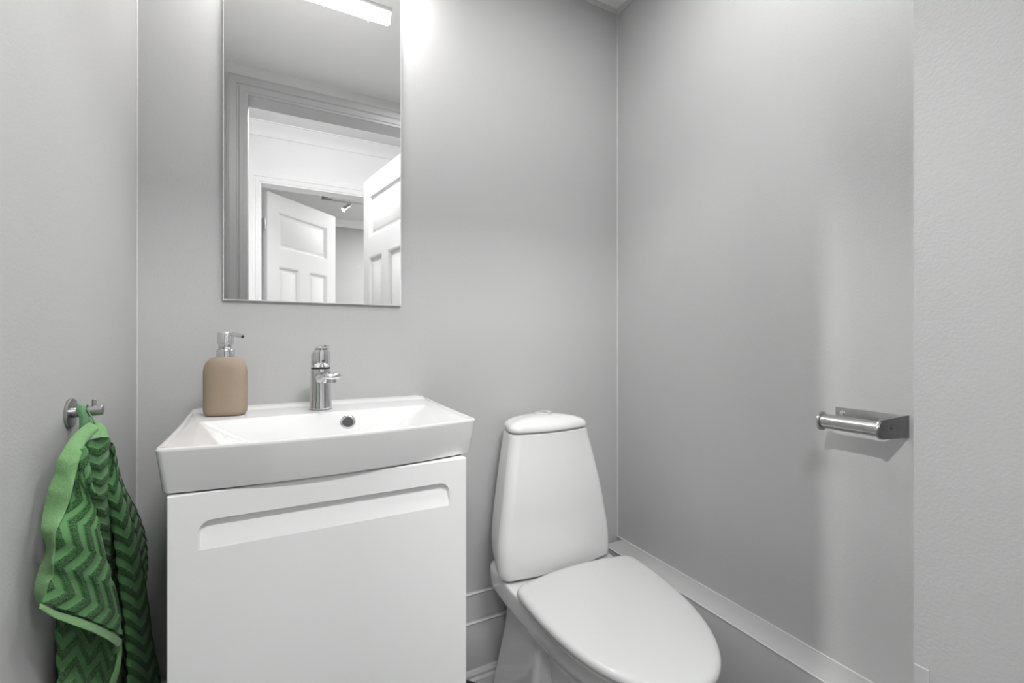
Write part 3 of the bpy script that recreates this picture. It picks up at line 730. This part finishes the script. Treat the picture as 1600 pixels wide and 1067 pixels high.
HEM=[(-0.2516,0.7554,0.7764,-0.2466,0.7387,0.7775),(-0.2488,0.7636,0.7676,-0.2434,0.7437,0.7695),(-0.2461,0.7724,0.7585,-0.2401,0.7491,0.7612),(-0.2433,0.7823,0.7492,-0.2369,0.756,0.7529),(-0.2405,0.7938,0.7399,-0.2337,0.7642,0.7445),(-0.2377,0.806,0.7301,-0.2304,0.7731,0.7356),(-0.235,0.8192,0.7196,-0.2272,0.7827,0.7263),(-0.2322,0.8329,0.7082,-0.2242,0.7938,0.716),(-0.2294,0.8472,0.6959,-0.2214,0.8067,0.7047),(-0.2267,0.8626,0.6828,-0.2187,0.8202,0.6927),(-0.2239,0.8783,0.6686,-0.2159,0.8339,0.6797),(-0.2211,0.8943,0.6535,-0.2131,0.8487,0.6658),(-0.2184,0.9114,0.6374,-0.2104,0.8628,0.6513),(-0.2156,0.928,0.6205,-0.2076,0.8759,0.6362)]
LOWER=[(-0.2636,0.8334,0.733,-0.2306,0.9729,0.6126),(-0.2633,0.833,0.7211,-0.2311,0.9781,0.5975),(-0.263,0.8326,0.7091,-0.2315,0.9833,0.5823),(-0.2627,0.8322,0.6972,-0.232,0.9886,0.5669),(-0.2624,0.832,0.6851,-0.2324,0.984,0.5578),(-0.2621,0.8323,0.6728,-0.2329,0.9762,0.551),(-0.2617,0.8326,0.6605,-0.2334,0.9686,0.5443),(-0.2614,0.8329,0.6481,-0.2341,0.9625,0.5369),(-0.2611,0.8332,0.6357,-0.2352,0.9577,0.5289),(-0.2608,0.8333,0.6235,-0.2363,0.9531,0.5209),(-0.2605,0.8332,0.6113,-0.2374,0.9486,0.5131),(-0.2602,0.8331,0.5992,-0.2384,0.9441,0.5052),(-0.2599,0.833,0.587,-0.2395,0.9398,0.4975),(-0.2596,0.8329,0.5748,-0.2406,0.9356,0.4898)]
LHEM=[(-0.2256,0.9518,0.6012,-0.2196,0.9487,0.6095),(-0.2267,0.9565,0.5836,-0.2209,0.9556,0.5899),(-0.2278,0.9515,0.5725,-0.2223,0.9588,0.5724),(-0.2289,0.9451,0.5624,-0.2236,0.957,0.5581),(-0.23,0.9328,0.5572,-0.2249,0.9509,0.5471),(-0.2315,0.9239,0.55,-0.2267,0.9433,0.5378),(-0.2333,0.9173,0.5415,-0.2289,0.936,0.5288),(-0.235,0.911,0.5331,-0.2311,0.9291,0.52),(-0.2368,0.9049,0.5248,-0.2334,0.9225,0.5112),(-0.2386,0.899,0.5166,-0.2356,0.9162,0.5024)]
MID=[(-0.2416,0.8677,0.9522,-0.2306,0.9258,0.9475),(-0.2416,0.8698,0.9396,-0.2323,0.9348,0.9338),(-0.2416,0.8718,0.927,-0.234,0.9391,0.9209),(-0.2416,0.8773,0.9136,-0.2357,0.9425,0.908),(-0.2416,0.8856,0.8994,-0.2375,0.9485,0.8945),(-0.2416,0.8923,0.8854,-0.2392,0.9548,0.8806),(-0.2425,0.8949,0.8722,-0.2413,0.9633,0.8661),(-0.2436,0.8985,0.8586,-0.2436,0.9737,0.8508),(-0.2447,0.9133,0.8419,-0.2459,0.9868,0.8344),(-0.2459,0.928,0.8247,-0.2482,1.0,0.8177),(-0.247,0.938,0.8084,-0.2505,1.0133,0.8006),(-0.2489,0.951,0.7907,-0.2527,1.0306,0.7818),(-0.2516,0.9665,0.7718,-0.255,1.0484,0.7624),(-0.2543,0.9794,0.7534,-0.2573,1.0665,0.7424),(-0.2569,0.9924,0.7346,-0.2596,1.085,0.7218),(-0.2596,1.0055,0.7154,-0.2619,1.1013,0.7014),(-0.2619,1.0172,0.6963,-0.2639,1.1156,0.6814),(-0.263,1.025,0.6785,-0.265,1.1265,0.6622),(-0.2642,1.0331,0.6603,-0.2662,1.1375,0.6427),(-0.2653,1.0412,0.6418,-0.2673,1.1486,0.6228),(-0.2665,1.0494,0.6231,-0.2685,1.1598,0.6025),(-0.2676,1.0577,0.604,-0.2696,1.1712,0.5819)]
RIDGE=[(-0.2336,0.817,0.9493,-0.2326,0.8282,0.9512),(-0.2336,0.8154,0.942,-0.2324,0.8355,0.9423),(-0.2336,0.8137,0.9347,-0.2321,0.843,0.9332),(-0.2336,0.8121,0.9274,-0.2319,0.8443,0.9249),(-0.2336,0.8127,0.9197,-0.2317,0.8452,0.9166),(-0.2331,0.8181,0.911,-0.2314,0.8457,0.9084),(-0.2323,0.822,0.9025,-0.2309,0.8472,0.8999),(-0.2314,0.8291,0.8936,-0.2305,0.8488,0.8914),(-0.2305,0.8384,0.8842,-0.23,0.8504,0.8829),(-0.2296,0.8481,0.8746,-0.2296,0.8519,0.8743)]
ROLL=[(-0.2356,0.9374,0.9132,-0.2316,0.9308,0.9193),(-0.236,0.9387,0.8981,-0.2326,0.9466,0.9009),(-0.2364,0.9399,0.883,-0.2337,0.9629,0.8819),(-0.2368,0.9407,0.868,-0.2347,0.9812,0.8619),(-0.2372,0.9412,0.8531,-0.2357,1.0024,0.8405),(-0.2377,0.9491,0.836,-0.2368,1.0205,0.8191),(-0.2381,0.9601,0.8177,-0.2378,1.0372,0.7974),(-0.2385,0.9702,0.7992,-0.2388,1.0532,0.7752),(-0.2389,0.9804,0.7803,-0.2399,1.0734,0.7513),(-0.2393,0.9901,0.7613,-0.2409,1.0952,0.726),(-0.2395,0.9966,0.743,-0.2416,1.1132,0.7012),(-0.239,1.0009,0.7254,-0.2416,1.1272,0.6773),(-0.2386,1.0052,0.7075,-0.2416,1.1401,0.6532),(-0.2382,1.0097,0.6894,-0.2416,1.1533,0.6285),(-0.2378,1.015,0.6708,-0.2416,1.166,0.6035),(-0.2374,1.0209,0.6517,-0.2416,1.1782,0.5783),(-0.237,1.0269,0.6324,-0.2416,1.1906,0.5525),(-0.2366,1.0322,0.6131,-0.2416,1.2021,0.5267),(-0.2361,1.0361,0.5944,-0.2416,1.2122,0.5012),(-0.2357,1.04,0.5755,-0.2416,1.2189,0.4771),(-0.2356,1.0452,0.5558,-0.2416,1.2345,0.4479),(-0.2356,1.0477,0.5376,-0.2416,1.2544,0.4157),(-0.2356,1.0495,0.5196,-0.2416,1.2745,0.3826),(-0.2356,1.0514,0.5016,-0.2416,1.2939,0.3491),(-0.2356,1.0532,0.4835,-0.2416,1.314,0.3145),(-0.2356,1.0551,0.4653,-0.2416,1.3315,0.2807),(-0.2356,1.0572,0.4469,-0.2416,1.3445,0.2493),(-0.2356,1.0592,0.4285,-0.2416,1.3578,0.2171),(-0.2356,1.0612,0.41,-0.2416,1.3714,0.1843),(-0.2356,1.0633,0.3914,-0.2416,1.3853,0.1507)]
FAR=[(-0.2356,0.9405,0.935,-0.2396,0.9728,0.9183),(-0.2373,0.9508,0.9202,-0.2417,0.993,0.9014),(-0.239,0.9611,0.905,-0.2438,1.0138,0.8838),(-0.2406,0.9715,0.8896,-0.2459,1.0349,0.8655),(-0.2423,0.985,0.8732,-0.248,1.0564,0.8465),(-0.244,1.0037,0.8553,-0.2501,1.0835,0.8258),(-0.2457,1.0229,0.8367,-0.2522,1.1154,0.8034),(-0.2474,1.0418,0.8175,-0.2543,1.1525,0.7791),(-0.2491,1.0604,0.7978,-0.2564,1.1929,0.7529),(-0.2508,1.0795,0.7775,-0.2585,1.2306,0.726),(-0.2518,1.0964,0.7572,-0.2598,1.2605,0.6999),(-0.2522,1.1113,0.7371,-0.2602,1.2852,0.6745),(-0.2526,1.1266,0.7164,-0.2606,1.3048,0.6499),(-0.2531,1.1424,0.6951,-0.2611,1.324,0.6249),(-0.2535,1.1583,0.6732,-0.2615,1.3312,0.6037),(-0.2539,1.1702,0.6522,-0.2619,1.3386,0.5823),(-0.2543,1.1824,0.6308,-0.2623,1.3408,0.563),(-0.2548,1.1949,0.6089,-0.2628,1.3347,0.5475),(-0.2552,1.2122,0.5846,-0.2632,1.3135,0.5403),(-0.2556,1.2311,0.559,-0.2636,1.2916,0.5341)]
TOP=[(-0.2496,0.9124,0.9716,-0.2396,0.9228,0.9685),(-0.2479,0.9072,0.9689,-0.2376,0.9242,0.9655),(-0.2462,0.9021,0.9663,-0.2356,0.9257,0.9625),(-0.2445,0.897,0.9638,-0.2336,0.9266,0.9594),(-0.2425,0.8908,0.9614,-0.232,0.9232,0.956),(-0.2402,0.8835,0.9592,-0.2309,0.9215,0.9522),(-0.2379,0.8762,0.9571,-0.2297,0.9198,0.9485),(-0.2356,0.8689,0.9551,-0.2286,0.9181,0.9448)]
BACK=[(-0.2576,0.9094,0.9417,-0.2536,1.0057,0.9237),(-0.2598,0.8785,0.9134,-0.2563,1.0322,0.8736),(-0.262,0.8536,0.8859,-0.259,1.0611,0.8202),(-0.2641,0.8393,0.8562,-0.2618,1.0957,0.7622),(-0.266,0.8381,0.8217,-0.264,1.1298,0.701),(-0.267,0.8499,0.7813,-0.265,1.1587,0.6385),(-0.2681,0.862,0.7396,-0.2661,1.1871,0.5734),(-0.2692,0.8728,0.6974,-0.2672,1.2107,0.5079),(-0.2696,0.875,0.659,-0.2676,1.2329,0.4407),(-0.2696,0.8761,0.621,-0.2676,1.2578,0.3696),(-0.2696,0.8771,0.5829,-0.2676,1.2839,0.2951),(-0.2696,0.8782,0.5447,-0.2676,1.3112,0.217)]
t = thing('towel', 'green terry hand towel with zigzag weave hanging from the hook on the left wall', 'towel', (XL+.03, KY, .97))
rs = lambda a, b: (lambda u, v: a*math.sin(9*v+3*u) + b*math.sin(23*v+5*u))
cloth('back_layer', BACK, M_TOWEL, t, .004, 40, 100, u0=.03, relief=.001, thick=.002)
cloth('lower_layer', LOWER, M_TOWEL, t, .004, 60, 110, sc=1.12, u0=.012, relief=.0025, thick=.006)
cloth('side_hem', LHEM, M_HEM, t, .002, 8, 50, relief=0, thick=.003)
cloth('middle_fold', MID, M_TOWEL, t, .010, 40, 150, u0=.010, su=.55, skew=-.25, relief=.0022, thick=.006)
cloth('rear_fold', FAR, M_TOWEL, t, .008, 40, 120, u0=.02, su=.8, relief=.002, thick=.006)
cloth('rolled_fold', ROLL, M_TOWEL, t, lambda u, v: (.006+.020*min(1, v*3))*math.sin(PI*u)**.6, 60, 220, u0=.030, su=.62, relief=.0024, thick=.008)
cloth('ridge_fold', RIDGE, M_TOWEL, t, .007, 20, 60, u0=.02, relief=.002, thick=.006)
cloth('front_flap', FLAP, M_TOWEL, t, lambda u, v: .010*math.sin(PI*u)**.7*min(1, v*3+.2), 90, 190, swap=True, lean=.38, sc=1.28, u0=.006, v0=.004, relief=.003, thick=.006)
cloth('hem_band', BAND, M_HEM, t, lambda u, v: (.010-.004*v)*math.sin(PI*u)**.6, 24, 160, relief=0, thick=.005, wob=lambda u, v: .0022*math.sin(PI*u)*math.sin(30*v+3.5*u))
cloth('top_hem', TOP, M_HEM, t, lambda u, v: .010*math.sin(PI*u)**.6*(.4+.6*v), 24, 24, relief=0, thick=.005)
cloth('bottom_hem', HEM, M_HEM, t, .0035, 60, 60, relief=0, thick=.005, wob=lambda u, v: .0006*math.sin(150*v))
# hanging tape over the peg
bm = B(); ring = []
path = [(.9085, .950), (.9095, .968), (.9105, .982), (.9122, .9905), (.9155, .9960), (.9212, .9982), (.9268, .9960), (.930, .989), (.931, .978), (.929, .962), (.927, .952)]
for i, (y, z) in enumerate(path):
    xo = XL+.0165 + (.004 if i < 3 else 0) - .001*i*.2
    ring.append([Vector((xo-.0055, y, z)), Vector((xo+.0055, y, z))])
vr = [[bm.verts.new(p) for p in r] for r in ring]
for a, b in zip(vr, vr[1:]): bm.faces.new((a[0], a[1], b[1], b[0]))
tp = obj('hanging_loop', bm, M_LOOP, t, 60)
md = tp.modifiers.new('solid', 'SOLIDIFY'); md.thickness = .0013; md.offset = 0
bm = B(); tube(bm, [(XL+.0235, .9125, .992), (XL+.0265, .911, .985), (XL+.031, .910, .975), (XL+.036, .910, .962)], .0012, 8)
obj('cord', bm, M_LOOP, t, 60)
bm = B(); box(bm, XL+.0195, XL+.0300, .9175, .9183, .952, .979); obj('care_label', bm, M_LABEL, t, label='pale cloth label')
